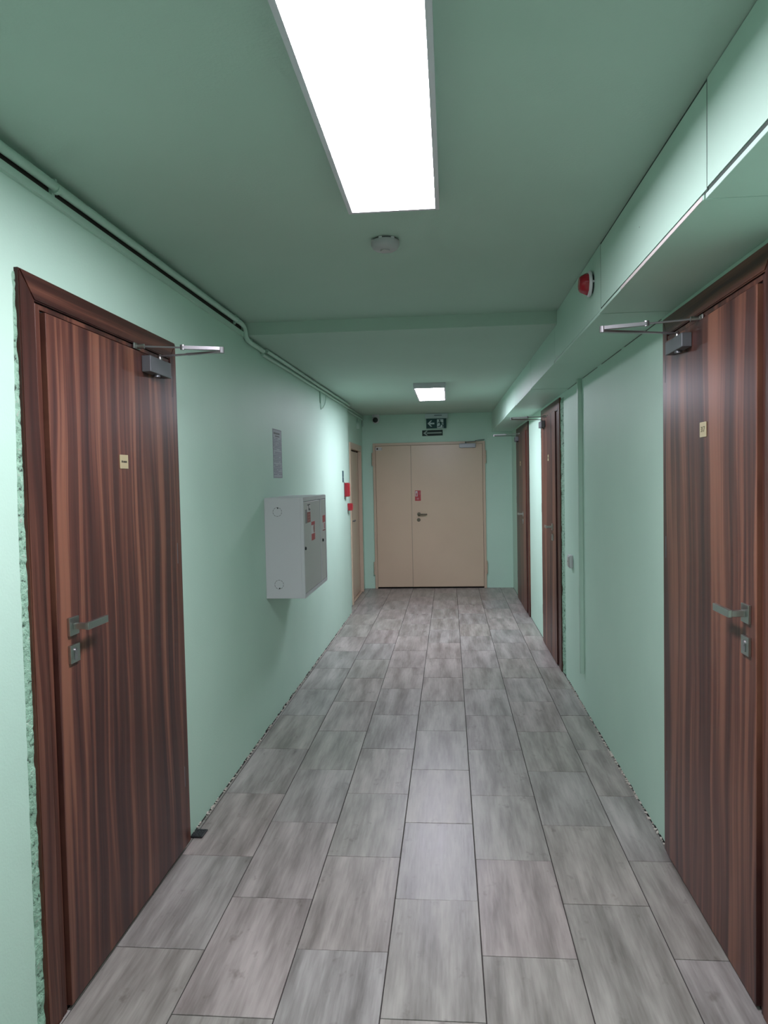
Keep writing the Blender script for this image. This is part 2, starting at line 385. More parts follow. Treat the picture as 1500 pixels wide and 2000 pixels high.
# ------------------------------------------------------------------ brown doors
def brown_door(name, side, y0, y1, zt, leaf0, leaf1, leaf_top, plate, plate_text, tsize, h_y, h_z, lock_z, closer, label, near_case=.072):
    """side -1: on the left wall; +1: on the right wall. Hinges on the far side, handle on the near side."""
    X = XL if side < 0 else XR; s = -side                        # s points into the corridor
    x = lambda d: X + s * d
    rt_ = root(name, (X, (y0 + y1) / 2, 0), label=label, cat='door', kind='structure')
    inv = lambda o: setattr(o, 'location', Vector(o.location) - rt_.location) or o
    def case(y_a, y_b, mit_near):
        bm = bmesh.new(); c = (y_a + y_b) / 2
        if mit_near: pts = [(y_a - c, 0), (y_b - c, 0), (y_b - c, zt - (y_b - y_a)), (y_a - c, zt)]
        else: pts = [(y_a - c, 0), (y_b - c, 0), (y_b - c, zt), (y_a - c, zt - (y_b - y_a))]
        prism(bm, pts, 'x', -.010, .014)
        bmesh.ops.bevel(bm, geom=[e for e in bm.edges if all(v.co.x > .013 for v in e.verts)], offset=.003, segments=2, affect='EDGES')
        for v in bm.verts: v.co.x *= s
        return inv(obj('casing', to_mesh(bm), M_CASE, rt_, (X, c, 0)))
    n_w = near_case; f_w = max(.05, y1 - leaf1 - .006)
    case(y0, y0 + n_w, True); case(y1 - f_w, y1, False)
    # header: grain runs along it, so it is built upright and turned
    ln = y1 - y0; hh = n_w
    bm = bmesh.new(); prism(bm, [(0, -ln / 2), (0, ln / 2), (-hh, ln / 2 - f_w), (-hh, -ln / 2 + n_w)], 'x', -.010, .0142)
    bmesh.ops.bevel(bm, geom=[e for e in bm.edges if all(v.co.x > .0135 for v in e.verts)], offset=.003, segments=2, affect='EDGES')
    for v in bm.verts:
        v.co.x *= s
    o = obj('casing', to_mesh(bm), M_CASE, rt_, (X, (y0 + y1) / 2, zt)); inv(o)
    # local z -> world y, local y -> world z
    for v in o.data.vertices: pass
    o.matrix_basis = Matrix.Translation(o.location) @ Matrix(((1, 0, 0, 0), (0, 0, 1, 0), (0, 1, 0, 0), (0, 0, 0, 1)))
    # inner frame strip round the leaf, a black gap on both sides of it
    ya, yb, zi = y0 + n_w, y1 - f_w, zt - n_w
    gapo = inv(obj('rebate', None if False else (lambda bm: (bx(bm, (-.11 * s, ya - (y0 + y1) / 2 - .005, .0), (.004 * s, yb - (y0 + y1) / 2 + .005, zi + .005)), to_mesh(bm))[1])(bmesh.new()), M_GAP, rt_, (X, (y0 + y1) / 2, 0)))
    bm = bmesh.new(); yc = (y0 + y1) / 2
    bx(bm, (0, ya + .004 - yc, 0), (.011 * s, leaf0 - .010 - yc, zi - .005), .001, 1)
    bx(bm, (0, leaf0 - .011 - yc, leaf_top + .006), (.011 * s, yb - yc, zi - .005), .001, 1)
    inv(obj('inner_frame', to_mesh(bm), M_CASE, rt_, (X, yc, 0)))
    # leaf, standing proud of the frame
    lc = (leaf0 + leaf1) / 2; bm = bmesh.new()
    bx(bm, (.004 * s, leaf0 - lc, .012), (.022 * s, leaf1 - lc, leaf_top), .0016, 2)
    leaf = inv(obj('door_leaf', to_mesh(bm), M_WOOD, rt_, (X, lc, 0)))
    P = lambda d, y, z: (s * d, y - lc, z)                       # point in leaf space
    def part(nm, bm, mt, par=leaf, smooth=False):
        return obj(nm, to_mesh(bm, nm, smooth, 35), mt, par)
    # lever handle on a square rose
    bm = bmesh.new(); yh, zh = h_y, h_z
    bx(bm, P(.022, yh - .027, zh - .027), P(.031, yh + .027, zh + .027), .0012, 2); part('handle_rose', bm, M_STEEL)
    bm = bmesh.new(); bx(bm, P(.031, yh - .009, zh - .009), P(.078, yh + .009, zh + .009), .0015)
    bx(bm, P(.068, yh - .010, zh - .011), P(.079, yh + .118, zh + .011), .0015); part('door_handle', bm, M_STEEL)
    bm = bmesh.new(); zl = lock_z
    bx(bm, P(.022, yh - .027, zl - .027), P(.031, yh + .027, zl + .027), .0012, 2); part('lock_plate', bm, M_STEEL)
    bm = bmesh.new(); bx(bm, P(.031, yh - .008, zl - .017), P(.0335, yh + .008, zl + .012), .0005, 1)
    lathe(bm, [(.0085, 0), (.0085, .0035)], 'x', (P(.031, 0, 0)[0] if s > 0 else P(.0345, 0, 0)[0], yh - lc, zl + .008), 16); part('lock_cylinder', bm, M_ARM)
    # number plate
    py, pz, pw, ph = plate
    pl = inv(box('number_plate', (s * .022, -pw / 2, -ph / 2), (s * .0245, pw / 2, ph / 2), M_BRASSPL, rt_, .0006, 1, loc=(X, py, pz)))
    if plate_text: text('lettering', plate_text, tsize, (s * .0248, 0, 0), FACE_L if side < 0 else FACE_R, M_INK, pl)
    else:                                                        # print too small to read in the photograph: two short dark marks
        bm = bmesh.new(); bx(bm, (s * .0245, -.021, -.003), (s * .0250, -.011, .004)); bx(bm, (s * .0245, -.008, -.003), (s * .0250, .020, .003)); obj('faint_print', to_mesh(bm), M_INK, pl)
    # hinges in the joint
    for z in (1.245, .305, 1.93):
        bm = bmesh.new(); lathe(bm, [(.004, -.042), (.004, .042)], 'z', (s * .019, leaf1 + .003 - (y0 + y1) / 2, z), 10)
        o = obj('hinge', to_mesh(bm, smooth=True, ang=40), M_CLOSER, rt_)
    # overhead closer
    c0, c1, zc0, zc1, piv, shoe, knee = closer
    yc = (y0 + y1) / 2; Q = lambda d, y, z: (s * d, y - yc, z)
    bm = bmesh.new(); bx(bm, Q(.022, c0, zc0), Q(.058, c1, zc1), .003, 2)
    lathe(bm, [(.013, -.009), (.013, 0)], 'z', Q(.042, (c0 + c1) / 2 - .01, zc0), 16)
    cb = obj('closer_body', to_mesh(bm), M_CLOSER, rt_)
    rel = lambda p: (p[0] - X, p[1] - yc, p[2])
    pv, sh, kn = map(rel, (piv, shoe, knee))
    bm = bmesh.new(); lathe(bm, [(.009, zc1 - .002), (.009, zc1 + .012), (.006, zc1 + .020)], 'z', (pv[0], pv[1], 0), 14); obj('closer_spindle', to_mesh(bm), M_STEEL, cb)
    bm = bmesh.new(); lowk = Vector((kn[0], kn[1], zc1 + .014)); lowp = Vector((pv[0], pv[1], zc1 + .014))
    bar(bm, lowp, lowp.lerp(lowk, .5), .016, .005); bar(bm, lowp.lerp(lowk, .45), lowk, .020, .007)
    lathe(bm, [(.011, 0), (.011, kn[2] - zc1 - .014 + .010)], 'z', (lowk[0], lowk[1], lowk[2] - .004), 12); obj('closer_arm', to_mesh(bm), M_ARM, cb)
    bm = bmesh.new(); a_, b_ = Vector(kn), Vector(sh)
    bar(bm, a_, a_.lerp(b_, .48), .018, .012); lathe(bm, [(.009, -.008), (.009, .010)], 'z', a_.lerp(b_, .48), 10)
    tube(bm, [a_.lerp(b_, .48), b_], .0035, 8); obj('closer_arm', to_mesh(bm), M_ARM, cb)
    bm = bmesh.new(); sx0, sx1 = (-.003, s * .026) if s > 0 else (s * .026, .003)
    bx(bm, (s * .013, sh[1] - .028, sh[2] - .011), (s * .020, sh[1] + .028, sh[2] + .011), .002)
    tube(bm, [(s * .019, sh[1], sh[2]), (sh[0] + s * .018, sh[1] + .002, sh[2])], .009, 12); obj('closer_shoe', to_mesh(bm), M_STEEL, cb)
    return rt_
d1 = brown_door('door_1', -1, D1['y0'], D1['y1'], D1['zt'], 2.013, 2.964, 2.020, (2.485, 1.612, .064, .048), '', .0125, 2.093, 1.117, 1.035,
    (2.665, 2.868, 1.948, 2.008, (-1.098, 2.781, 2.03), (-1.118, 2.640, 2.036), (-.842, 2.735, 2.034)),
    'walnut brown door beside the exposed plaster strip, near the fire cabinet')
d2 = brown_door('door_2', 1, D2['y0'], D2['y1'], D2['zt'], 2.128, 2.990, 2.046, (2.557, 1.677, .062, .050), '317', .026, 2.190, 1.128, 1.035,
    (2.672, 2.865, 1.972, 2.021, (.824, 2.765, 2.045), (.838, 2.605, 2.052), (.544, 2.675, 2.046)),
    'walnut brown door with pale gold plate numbered 317', .070)
d3 = brown_door('door_3', 1, D3['y0'], D3['y1'], D3['zt'], 6.020, 6.915, 2.050, (6.42, 1.690, .062, .052), '', .026, 6.19, 1.115, 1.030,
    (6.60, 6.79, 1.965, 2.020, (.824, 6.69, 2.045), (.836, 6.56, 2.052), (.553, 6.58, 2.046)),
    'narrow-looking brown door midway along, beside the small socket', .090)
d4 = brown_door('door_4', 1, D4['y0'], D4['y1'], D4['zt'], 8.330, 9.450, 2.045, (8.90, 1.690, .062, .052), '', .026, 8.62, 1.105, 1.020,
    (9.10, 9.30, 1.965, 2.020, (.824, 9.20, 2.045), (.836, 9.08, 2.052), (.553, 9.10, 2.046)),
    'farthest brown door, next to the end wall', .090)

# ------------------------------------------------------------------ beige double door at the end
d6 = root('door_6', ((EDX0 + EDX1) / 2, YE, 0), label='beige steel double door filling the end wall', cat='door', kind='structure')
cx = (EDX0 + EDX1) / 2
def dpart(nm, a, b, mt, par, bev=.0015, org=(cx, YE, 0)):
    return box(nm, tuple(a[i] - org[i] for i in range(3)), tuple(b[i] - org[i] for i in range(3)), mt, par, bev)
dpart('frame_post', (EDX0, YE - .022, 0), (EDX0 + .035, YE + .08, EDZ), M_BEIGE2, d6)
dpart('frame_post', (EDX1 - .035, YE - .022, 0), (EDX1, YE + .08, EDZ), M_BEIGE2, d6)
dpart('frame_head', (EDX0 + .0352, YE - .022, EDZ - .035), (EDX1 - .0352, YE + .08, EDZ), M_BEIGE2, d6)
dpart('rebate', (EDX0 + .03, YE + .03, 0.0005), (EDX1 - .03, YE + .05, EDZ - .03), M_GAP, d6, 0)
lf1 = dpart('door_leaf', (EDX0 + .038, YE - .026, .022), (-.521, YE + .028, EDZ - .038), M_BEIGE, d6, .003)
lf2 = dpart('door_leaf', (-.515, YE - .028, .022), (EDX1 - .038, YE + .028, EDZ - .038), M_BEIGE, d6, .003)
bm = bmesh.new(); bx(bm, (-.525 - cx, -.031, .022), (-.512 - cx, -.026, EDZ - .038), .001, 1); obj('meeting_strip', to_mesh(bm), M_BEIGE2, lf2); box('meeting_gap', (-.5285 - cx, -.0275, .022), (-.5252 - cx, -.0262, EDZ - .038), mat('beige_shadow_line', (.20, .16, .11), .7), lf1)
for x in (EDX0 - .006, EDX1 + .004):
    for z0 in (.20, 1.73):
        bm = bmesh.new(); lathe(bm, [(.010, z0), (.010, z0 + .058)], 'z', (x - cx, -.028, 0), 12); lathe(bm, [(.010, z0 + .062), (.010, z0 + .118)], 'z', (x - cx, -.028, 0), 12); lathe(bm, [(.010, z0 + .122), (.010, z0 + .18)], 'z', (x - cx, -.028, 0), 12)
        obj('hinge', to_mesh(bm, smooth=True, ang=40), M_BEIGE2, d6)
bm = bmesh.new(); lathe(bm, [(.026, -.036), (.026, -.028)], 'y', (-.425 - cx, 0, 1.042), 20)
bx(bm, (-.434 - cx, -.085, 1.033), (-.416 - cx, -.034, 1.051), .003); bx(bm, (-.434 - cx, -.088, 1.030), (-.310 - cx, -.072, 1.050), .005)
obj('door_handle', to_mesh(bm), mat('handle_bronze', (.14, .12, .09), .35, .8), lf2)
bm = bmesh.new(); lathe(bm, [(.024, -.035), (.026, -.028)], 'y', (-.430 - cx, 0, .962), 20); lathe(bm, [(.010, -.038), (.010, -.034)], 'y', (-.430 - cx, 0, .962), 12)
obj('keyhole_rose', to_mesh(bm), bpy.data.materials['handle_bronze'], lf2)
# closer on the wide leaf
bm = bmesh.new(); bx(bm, (.145 - cx, -.075, 1.948), (.375 - cx, -.028, 2.010), .016, 4); c6 = obj('closer_body', to_mesh(bm, smooth=True, ang=40), mat('pale_grey_closer', (.50, .50, .56), .4), d6)
bm = bmesh.new(); bar(bm, (.235 - cx, -.055, 2.026), (.37 - cx, -.14, 2.032), .02, .008); bar(bm, (.37 - cx, -.14, 2.040), (.49 - cx, -.03, 2.058), .018, .008)
lathe(bm, [(.010, 2.008), (.010, 2.034)], 'z', (.235 - cx, -.055, 0), 12); obj('closer_arm', to_mesh(bm), M_CLOSER, c6)
# stickers
st = box('corner_sticker', (-.045, -.0012, -.022), (.045, 0, .022), M_PALE, d6, loc=(-.972 - cx, -.0265, 1.962))
box('sticker_emblem', (-.030, -.0022, -.012), (-.008, -.0012, .012), M_INK, st); box('sticker_line', (.004, -.0022, -.002), (.036, -.0012, .0), M_LINE, st); box('sticker_line', (.040, -.0022, -.014), (.042, -.0012, .014), M_LINE, st)
st = box('red_sticker', (-.040, -.0012, -.072), (.040, 0, .072), M_REDS, d6, loc=(-.436 - cx, -.0285, 1.300))
box('sticker_field', (-.034, -.0022, -.010), (-.004, -.0012, .064), M_PALE, st)
bm = bmesh.new(); prism(bm, [(-.024, -.006), (-.016, -.006), (-.010, .02), (-.016, .05), (-.026, .02)], 'y', -.0032, -.0022); obj('sticker_emblem', to_mesh(bm), M_REDS, st)
bm = bmesh.new()
for z in (.05, .032, .014): bx(bm, (.010, -.0022, z), (.034, -.0012, z + .006))
bx(bm, (-.018, -.0022, -.055), (.014, -.0012, -.030)); obj('sticker_line', to_mesh(bm), mat('faded_pink', (.52, .16, .18), .5), st)

# ------------------------------------------------------------------ beige side door in the recess
yc = (D5['y0'] + D5['y1']) / 2
d5 = root('door_5', (XREC, yc, 0), label='beige side door in the recess beside the end wall', cat='door', kind='structure')
def lpart(nm, a, b, mt, bev=.0015): return box(nm, tuple(p - q for p, q in zip(a, (XREC, yc, 0))), tuple(p - q for p, q in zip(b, (XREC, yc, 0))), mt, d5, bev)
for a, b in ((D5['y0'], D5['y0'] + .075), (D5['y1'] - .075, D5['y1'])): lpart('frame_post', (XREC - .065, a, 0), (XREC + .014, b, D5['zt']), M_BEIGE2)
lpart('frame_head', (XREC - .065, D5['y0'] + .0752, D5['zt'] - .075), (XREC + .014, D5['y1'] - .0752, D5['zt']), M_BEIGE2)
lpart('rebate', (XREC - .062, D5['y0'] + .076, .001), (XREC - .058, D5['y1'] - .076, D5['zt'] - .076), M_GAP, 0)
lpart('threshold', (XREC - .062, D5['y0'] + .076, -.003), (XREC - .002, D5['y1'] - .076, .008), M_BEIGE2)
lpart('jamb_strip', (XREC - .050, D5['y1'] - .079, .01), (XREC - .031, D5['y1'] - .0752, D5['zt'] - .076), mat('jamb_dark_brown', (.05, .025, .018), .8))  # thin dark brown strip along the far jamb, beside the leaf
l5 = lpart('door_leaf', (XREC - .057, D5['y0'] + .090, .02), (XREC - .030, D5['y1'] - .100, D5['zt'] - .095), M_BEIGE, .002)
bm = bmesh.new(); bx(bm, (-.030, 9.11 - yc, 1.017), (.030, 9.128 - yc, 1.033), .002); bx(bm, (.018, 9.11 - yc, 1.015), (.030, 9.235 - yc, 1.035), .003); obj('door_handle', to_mesh(bm), M_CLOSER, l5)

# ------------------------------------------------------------------ ceiling panels
def panel(loc, tilt, label, lm=None, w_=.290, l_=1.195, h=.048):
    t = root('ceiling_light', loc, (tilt, 0, 0), label=label, cat='lamp')
    bm = bmesh.new(); f = .0135
    for a, b in (((-w_ / 2, -l_ / 2, -h), (-w_ / 2 + f, l_ / 2, 0)), ((w_ / 2 - f, -l_ / 2, -h), (w_ / 2, l_ / 2, 0)), ((-w_ / 2 + f, -l_ / 2, -h), (w_ / 2 - f, -l_ / 2 + f, 0)), ((-w_ / 2 + f, l_ / 2 - f, -h), (w_ / 2 - f, l_ / 2, 0))): bx(bm, a, b)
    bx(bm, (-w_ / 2 + f, -l_ / 2 + f, -.012), (w_ / 2 - f, l_ / 2 - f, -.002))
    obj('lamp_frame', to_mesh(bm), M_FRAME, t)
    box('diffuser', (-w_ / 2 + f + .0005, -l_ / 2 + f + .0005, -h + .0035), (w_ / 2 - f - .0005, l_ / 2 - f - .0005, -h + .0075), lm or M_LAMP, t)
    return t
panel((-.1615, 1.803, ZC), 0, 'glowing long ceiling panel lamp in front of the smoke detector')
panel((-.163, 7.30, 2.3985), .0113, 'second glowing ceiling panel lamp, beyond the ceiling step', M_LAMP2)
panel((-.16, -3.3, ZC), 0, 'ceiling panel lamp behind the viewer')

# smoke detector
t = root('smoke_detector', (-.224, 2.815, ZC), label='round white smoke detector on the ceiling beyond the near lamp', cat='smoke detector')
bm = bmesh.new(); lathe(bm, [(.045, 0), (.045, -.008)], 'z', (0, 0, 0), 40); obj('mounting_base', to_mesh(bm, smooth=True, ang=40), M_LINE, t)
bm = bmesh.new(); lathe(bm, [(.053, -.0081), (.054, -.012), (.053, -.024), (.047, -.034), (.036, -.041), (.02, -.044), (.004, -.045)], 'z', (0, 0, 0), 40); obj('detector_body', to_mesh(bm, smooth=True, ang=40), mat('aged_white_plastic', (.42, .41, .42), .45), t)
bm = bmesh.new(); lathe(bm, [(.018, -.044), (.017, -.0475)], 'z', (0, -.012, 0), 24); obj('test_button', to_mesh(bm), mat('button_grey', (.4, .38, .38), .4), t)
bm = bmesh.new()
for k in range(6): a = k * math.pi / 3 + .2; bx(bm, (.046 * math.cos(a) - .006, .046 * math.sin(a) - .006, -.0082), (.046 * math.cos(a) + .006, .046 * math.sin(a) + .006, -.002))
obj('spacer_lugs', to_mesh(bm), M_WHITE, t)['kind'] = 'stuff'

# alarm sounder on the soffit
t = root('alarm_sounder', (XS, 3.145, 2.318), label='red domed alarm sounder on the face of the soffit', cat='alarm')
bm = bmesh.new(); lathe(bm, [(.038, 0), (.038, -.008)], 'x', (0, 0, 0), 32); obj('mounting_base', to_mesh(bm), M_BLACK, t)
bm = bmesh.new(); bx(bm, (-.0085, -.045, -.004), (0, .045, .004)); obj('spacer', to_mesh(bm), M_WHITE, t)
bm = bmesh.new(); lathe(bm, [(.050, -.0081), (.052, -.011), (.051, -.018), (.048, -.020)], 'x', (0, 0, 0), 40); obj('white_ring', to_mesh(bm, smooth=True, ang=40), M_WHITE, t)
bm = bmesh.new(); lathe(bm, [(.047, -.0201), (.046, -.024), (.034, -.050), (.028, -.055), (.008, -.056)], 'x', (0, 0, 0), 8)
bmesh.ops.bevel(bm, geom=bm.edges[:], offset=.0022, segments=2, affect='EDGES'); obj('red_cap', to_mesh(bm, smooth=True, ang=35), M_RED, t)

# ------------------------------------------------------------------ fire cabinet
BX0, BX1, BY0, BY1, BZ0, BZ1 = XL, -.900, 4.508, 5.345, .805, 1.432
t = root('fire_cabinet', (XL, (BY0 + BY1) / 2, BZ0), label='light grey steel fire hose cabinet with red stickers, hung on the wall', cat='cabinet')
O = Vector((XL, (BY0 + BY1) / 2, BZ0)); rel = lambda p: tuple(Vector(p) - O)
bm = bmesh.new()
bx(bm, rel((BX0 + .0, BY0, BZ0)), rel((BX1 - .018, BY1, BZ1)), .0015, 1)
for a, b in (((BX1 - .018, BY0, BZ0), (BX1, BY0 + .018, BZ1)), ((BX1 - .018, BY1 - .014, BZ0), (BX1, BY1, BZ1)), ((BX1 - .018, BY0 + .018, BZ0), (BX1, BY1 - .014, BZ0 + .022)), ((BX1 - .018, BY0 + .018, BZ1 - .026), (BX1, BY1 - .014, BZ1)), ((BX1 - .018, 5.112, BZ0 + .022), (BX1, 5.128, BZ1 - .026))): bx(bm, rel(a), rel(b))
body = obj('cabinet_body', to_mesh(bm), M_CAB, t)
def cdoor(a, b, lock, nm):
    d = box('cabinet_door', rel((BX1 - .016, a + .003, BZ0 + .025)), rel((BX1 - .003, b - .003, BZ1 - .031)), M_CABDOOR, t, .0015, 1)
    bm = bmesh.new(); lathe(bm, [(.011, -.003), (.011, .003), (.006, .006)], 'x', rel((BX1, lock, 1.112)), 16); obj('lock', to_mesh(bm), M_BLACK, d)
    return d
c1 = cdoor(BY0 + .018, 5.112, 4.560, 1); c2 = cdoor(5.128, BY1 - .014, 5.199, 2)
def stick(nm, y0, y1, z0, z1, mt, par, d=.0022, lift=0.): return box(nm, rel((BX1 - .003 + lift, y0, z0)), rel((BX1 - .003 + d + lift, y1, z1)), mt, par)
stick('white_label', 4.645, 4.765, 1.337, 1.388, M_PALE, c1, .001)
bm = bmesh.new(); prism(bm, [(p[0] - O.y, p[1] - O.z) for p in ((4.66, 1.385), (4.75, 1.385), (4.75, 1.379), (4.70, 1.377), (4.71, 1.36), (4.75, 1.352), (4.745, 1.342), (4.69, 1.345), (4.695, 1.37), (4.66, 1.378))], 'x', BX1 - .002 - O.x, BX1 - .0012 - O.x); obj('label_emblem', to_mesh(bm), M_LINE, c1)
stick('grey_label', 4.585, 4.64, 1.266, 1.353, mat('grey_label_paint', (.20, .19, .19), .5), c1, .001)
s1 = stick('brick_red_label', 4.64, 4.755, 1.268, 1.334, M_DRED, c1, .001)
for k in range(3): stick('label_line', 4.655, 4.74, 1.278 + k * .018, 1.286 + k * .018, mat('dull_pink', (.36, .12, .10), .5) if k == 0 else bpy.data.materials['dull_pink'], c1, .0008, .001)
stick('extinguisher_sticker', 4.775, 4.905, 1.140, 1.268, M_PALE, c1, .001)
stick('sticker_top', 4.780, 4.900, 1.243, 1.265, M_REDS, c1, .0008, .001); stick('sticker_foot', 4.780, 4.900, 1.143, 1.186, M_REDS, c1, .0008, .001)
bm = bmesh.new(); prism(bm, [(p[0] - O.y, p[1] - O.z) for p in ((4.86, 1.19), (4.89, 1.19), (4.89, 1.24), (4.865, 1.245), (4.85, 1.22))], 'x', BX1 - .002 - O.x, BX1 - .0012 - O.x); obj('sticker_bottle', to_mesh(bm), M_DRED, c1)
stick('hose_sticker', 5.205, 5.320, 1.172, 1.289, M_PALE, c2, .001)
stick('sticker_top', 5.210, 5.315, 1.236, 1.286, M_REDS, c2, .0008, .001); stick('sticker_foot', 5.210, 5.315, 1.175, 1.184, M_DRED, c2, .0008, .001)
stick('sticker_bar', 5.26, 5.30, 1.19, 1.23, bpy.data.materials['faded_pink'], c2, .0008, .001)
# knockouts in the near side
for z in (1.345, .893):
    bm = bmesh.new(); c = rel((-1.063, BY0, z)); seg = 10
    for k in range(seg):       # ring of short punched arcs
        a0, a1 = 2 * math.pi * (k + .10) / seg, 2 * math.pi * (k + .86) / seg
        V = [bm.verts.new((c[0] + rr * math.cos(a), c[1] - .0006, c[2] + rr * math.sin(a))) for rr, aa in ((.0265, (a0, (a0 + a1) / 2, a1)), (.0290, (a1, (a0 + a1) / 2, a0))) for a in aa]
        bm.faces.new(V)
    obj('knockout_ring', to_mesh(bm), M_LINE, body)
    bm = bmesh.new(); lathe(bm, [(.0045, -.0012), (.0045, 0)], 'y', (c[0] + .003, c[1], c[2] + (.024 if z > 1 else -.024)), 10); obj('knockout_hole', to_mesh(bm), M_BLACK, body)

# ------------------------------------------------------------------ notice sheet
t = root('notice_sheet', (XL, 4.905, 1.72), label='tall printed notice sheet on the wall above the fire cabinet', cat='notice')
sh_ = box('paper_sheet', (0, -.128, -.163), (.0012, .128, .163), M_PAPER, t)
bm = bmesh.new()
for a, b in (((-.122, .157), (.122, .159)), ((-.122, -.159), (.122, -.157))): bx(bm, (.0012, a[0], a[1]), (.0018, b[0], b[1]))
for y in (-.122, .1205): bx(bm, (.0012, y, -.159), (.0018, y + .0015, .159))
bx(bm, (.0012, -.10, .128), (.0018, .07, .140)); bx(bm, (.0012, -.06, .112), (.0018, .06, .119))
obj('border_and_heading', to_mesh(bm), M_LINE, sh_)
bm = bmesh.new(); z = .100; k = 0
while z > -.145:
    y = -.112
    while y < .105:
        l_ = random.uniform(.012, .05); 
        if random.random() < .85: bx(bm, (.0012, y, z), (.0017, min(y + l_, .112), z + .0035))
        y += l_ + .006
    z -= .0105; k += 1
    if k in (8, 15): z -= .010
tag(obj('printed_lines', to_mesh(bm), mat('print_grey', (.17, .17, .22), .7), sh_), kind='stuff')

# ------------------------------------------------------------------ red boxes and plate beside the recess
t = root('alarm_box', (XL, 8.10, 1.43), label='taller red box on the wall just before the recess', cat='alarm box')
box('red_housing', (0, -.05, -.076), (.048, .05, .076), M_RED, t, .004); box('red_lid', (.0485, -.042, -.066), (.052, .042, .066), M_REDS, t, .001)
box('grey_back_plate', (0, -.075, -.104), (.004, -.0505, .085), M_LINE, t)
t = root('call_point', (XL, 8.32, 1.232), label='small red call point below the taller red box', cat='call point')
box('red_housing', (0, -.043, -.041), (.050, .043, .041), M_RED, t, .004); box('front_plate', (.0505, -.03, -.03), (.053, .03, .03), M_REDS, t, .001)
box('grey_tail', (0, -.05, -.075), (.005, -.0435, -.01), M_LINE, t)
t = root('sign_plate', (XL, 7.96, 1.575), label='slim dark teal sign plate above the taller red box', cat='sign')
box('plate', (0, -.045, -.062), (.004, .045, .062), M_TEAL, t, .001); box('pale_stripe', (.0041, -.038, -.010), (.005, .038, -.004), M_ARROW, t)

# ------------------------------------------------------------------ signs over the double door
t = root('exit_sign', (-.161, YE - .03, 2.33), label='green and white emergency exit sign with arrow and running figure', cat='sign')
hs = box('white_housing', (-.155, -.035, .032), (.158, .029, .098), M_EXITW, t, .003); box('housing_print', (-.03, -.0366, .068), (.075, -.0352, .080), mat('print_teal', (.14, .20, .23), .5), hs)
gp = box('green_panel', (-.140, -.030, -.105), (.137, -.022, .0315), M_EXIT, t, .001)
bm = bmesh.new(); prism(bm, [(-.122, -.037), (-.078, .006), (-.060, .006), (-.086, -.026), (-.028, -.026), (-.028, -.048), (-.086, -.048), (-.060, -.080), (-.078, -.080)], 'y', -.032, -.0302); obj('arrow', to_mesh(bm), M_EXITW, gp)
bm = bmesh.new(); bx(bm, (.008, -.0315, -.101), (.096, -.0302, .020)); obj('doorway_field', to_mesh(bm), M_EXITW, gp)
bm = bmesh.new()
lathe(bm, [(.011, -.0335), (.011, -.0316)], 'y', (.046, 0, .004), 14)
for pts in ([(.040, -.012), (.060, -.010), (.072, -.048), (.050, -.054)], [(.040, -.012), (.022, -.020), (.014, -.040), (.022, -.042), (.030, -.026), (.044, -.024)],
            [(.060, -.012), (.078, -.030), (.092, -.024), (.094, -.032), (.078, -.042), (.060, -.026)], [(.050, -.052), (.046, -.070), (.014, -.078), (.014, -.088), (.056, -.080), (.064, -.052)],
            [(.058, -.052), (.084, -.066), (.080, -.096), (.090, -.096), (.096, -.062), (.072, -.046)]): prism(bm, pts, 'y', -.0335, -.0316)
obj('running_figure', to_mesh(bm), M_EXIT, gp)
t = root('arrow_sign', (-.219, YE, 2.167), label='dark green strip sign with a long arrow, under the exit sign', cat='sign')
t.rotation_euler = (0, R(-.6), 0)
bd = box('sign_board', (-.142, -.006, -.039), (.142, 0, .039), M_ARROWBG, t, .001)
bm = bmesh.new(); prism(bm, [(-.128, 0), (-.082, .034), (-.064, .034), (-.094, .0), (-.064, -.034), (-.082, -.034)], 'y', -.0072, -.0061); bx(bm, (-.078, -.0072, -.009), (.128, -.0061, .009)); obj('arrow', to_mesh(bm), M_ARROW, bd)

# dome camera
t = root('security_camera', (-1.000, YE - .07, 2.432), label='small white turret security camera under the ceiling at the end wall', cat='camera')
bm = bmesh.new(); lathe(bm, [(.050, 0), (.050, -.020), (.046, -.024)], 'z', (0, 0, 0), 32); obj('mounting_base', to_mesh(bm, smooth=True, ang=40), M_WHITE, t)
bm = bmesh.new(); lathe(bm, [(.046, -.0241), (.052, -.04), (.052, -.075), (.04, -.105), (.02, -.118), (.004, -.12)], 'z', (0, 0, 0), 32); obj('housing', to_mesh(bm, smooth=True, ang=50), M_WHITE, t)
bm = bmesh.new(); lathe(bm, [(.036, -.056), (.034, -.062), (.012, -.066)], 'y', (0, 0, -.075), 28); obj('lens', to_mesh(bm, smooth=True, ang=40), M_BLACK, t)

# junction box high in the recess, with its stub of conduit
t = root('junction_box', (XREC, 9.78, 2.262), label='mint painted junction box high in the recess above the side door', cat='junction box')
bm = bmesh.new(); lathe(bm, [(.050, 0), (.050, .030), (.045, .036)], 'x', (0, 0, 0), 28); obj('box_body', to_mesh(bm, smooth=True, ang=40), M_PIPE, t)
bm = bmesh.new(); lathe(bm, [(.030, .0361), (.028, .039)], 'x', (0, 0, 0), 24); obj('box_lid', to_mesh(bm), M_WALL, t)
bm = bmesh.new(); tube(bm, [(.010, 0, .05), (.010, 0, .085)], .008); obj('conduit_stub', to_mesh(bm), M_PIPE, t)

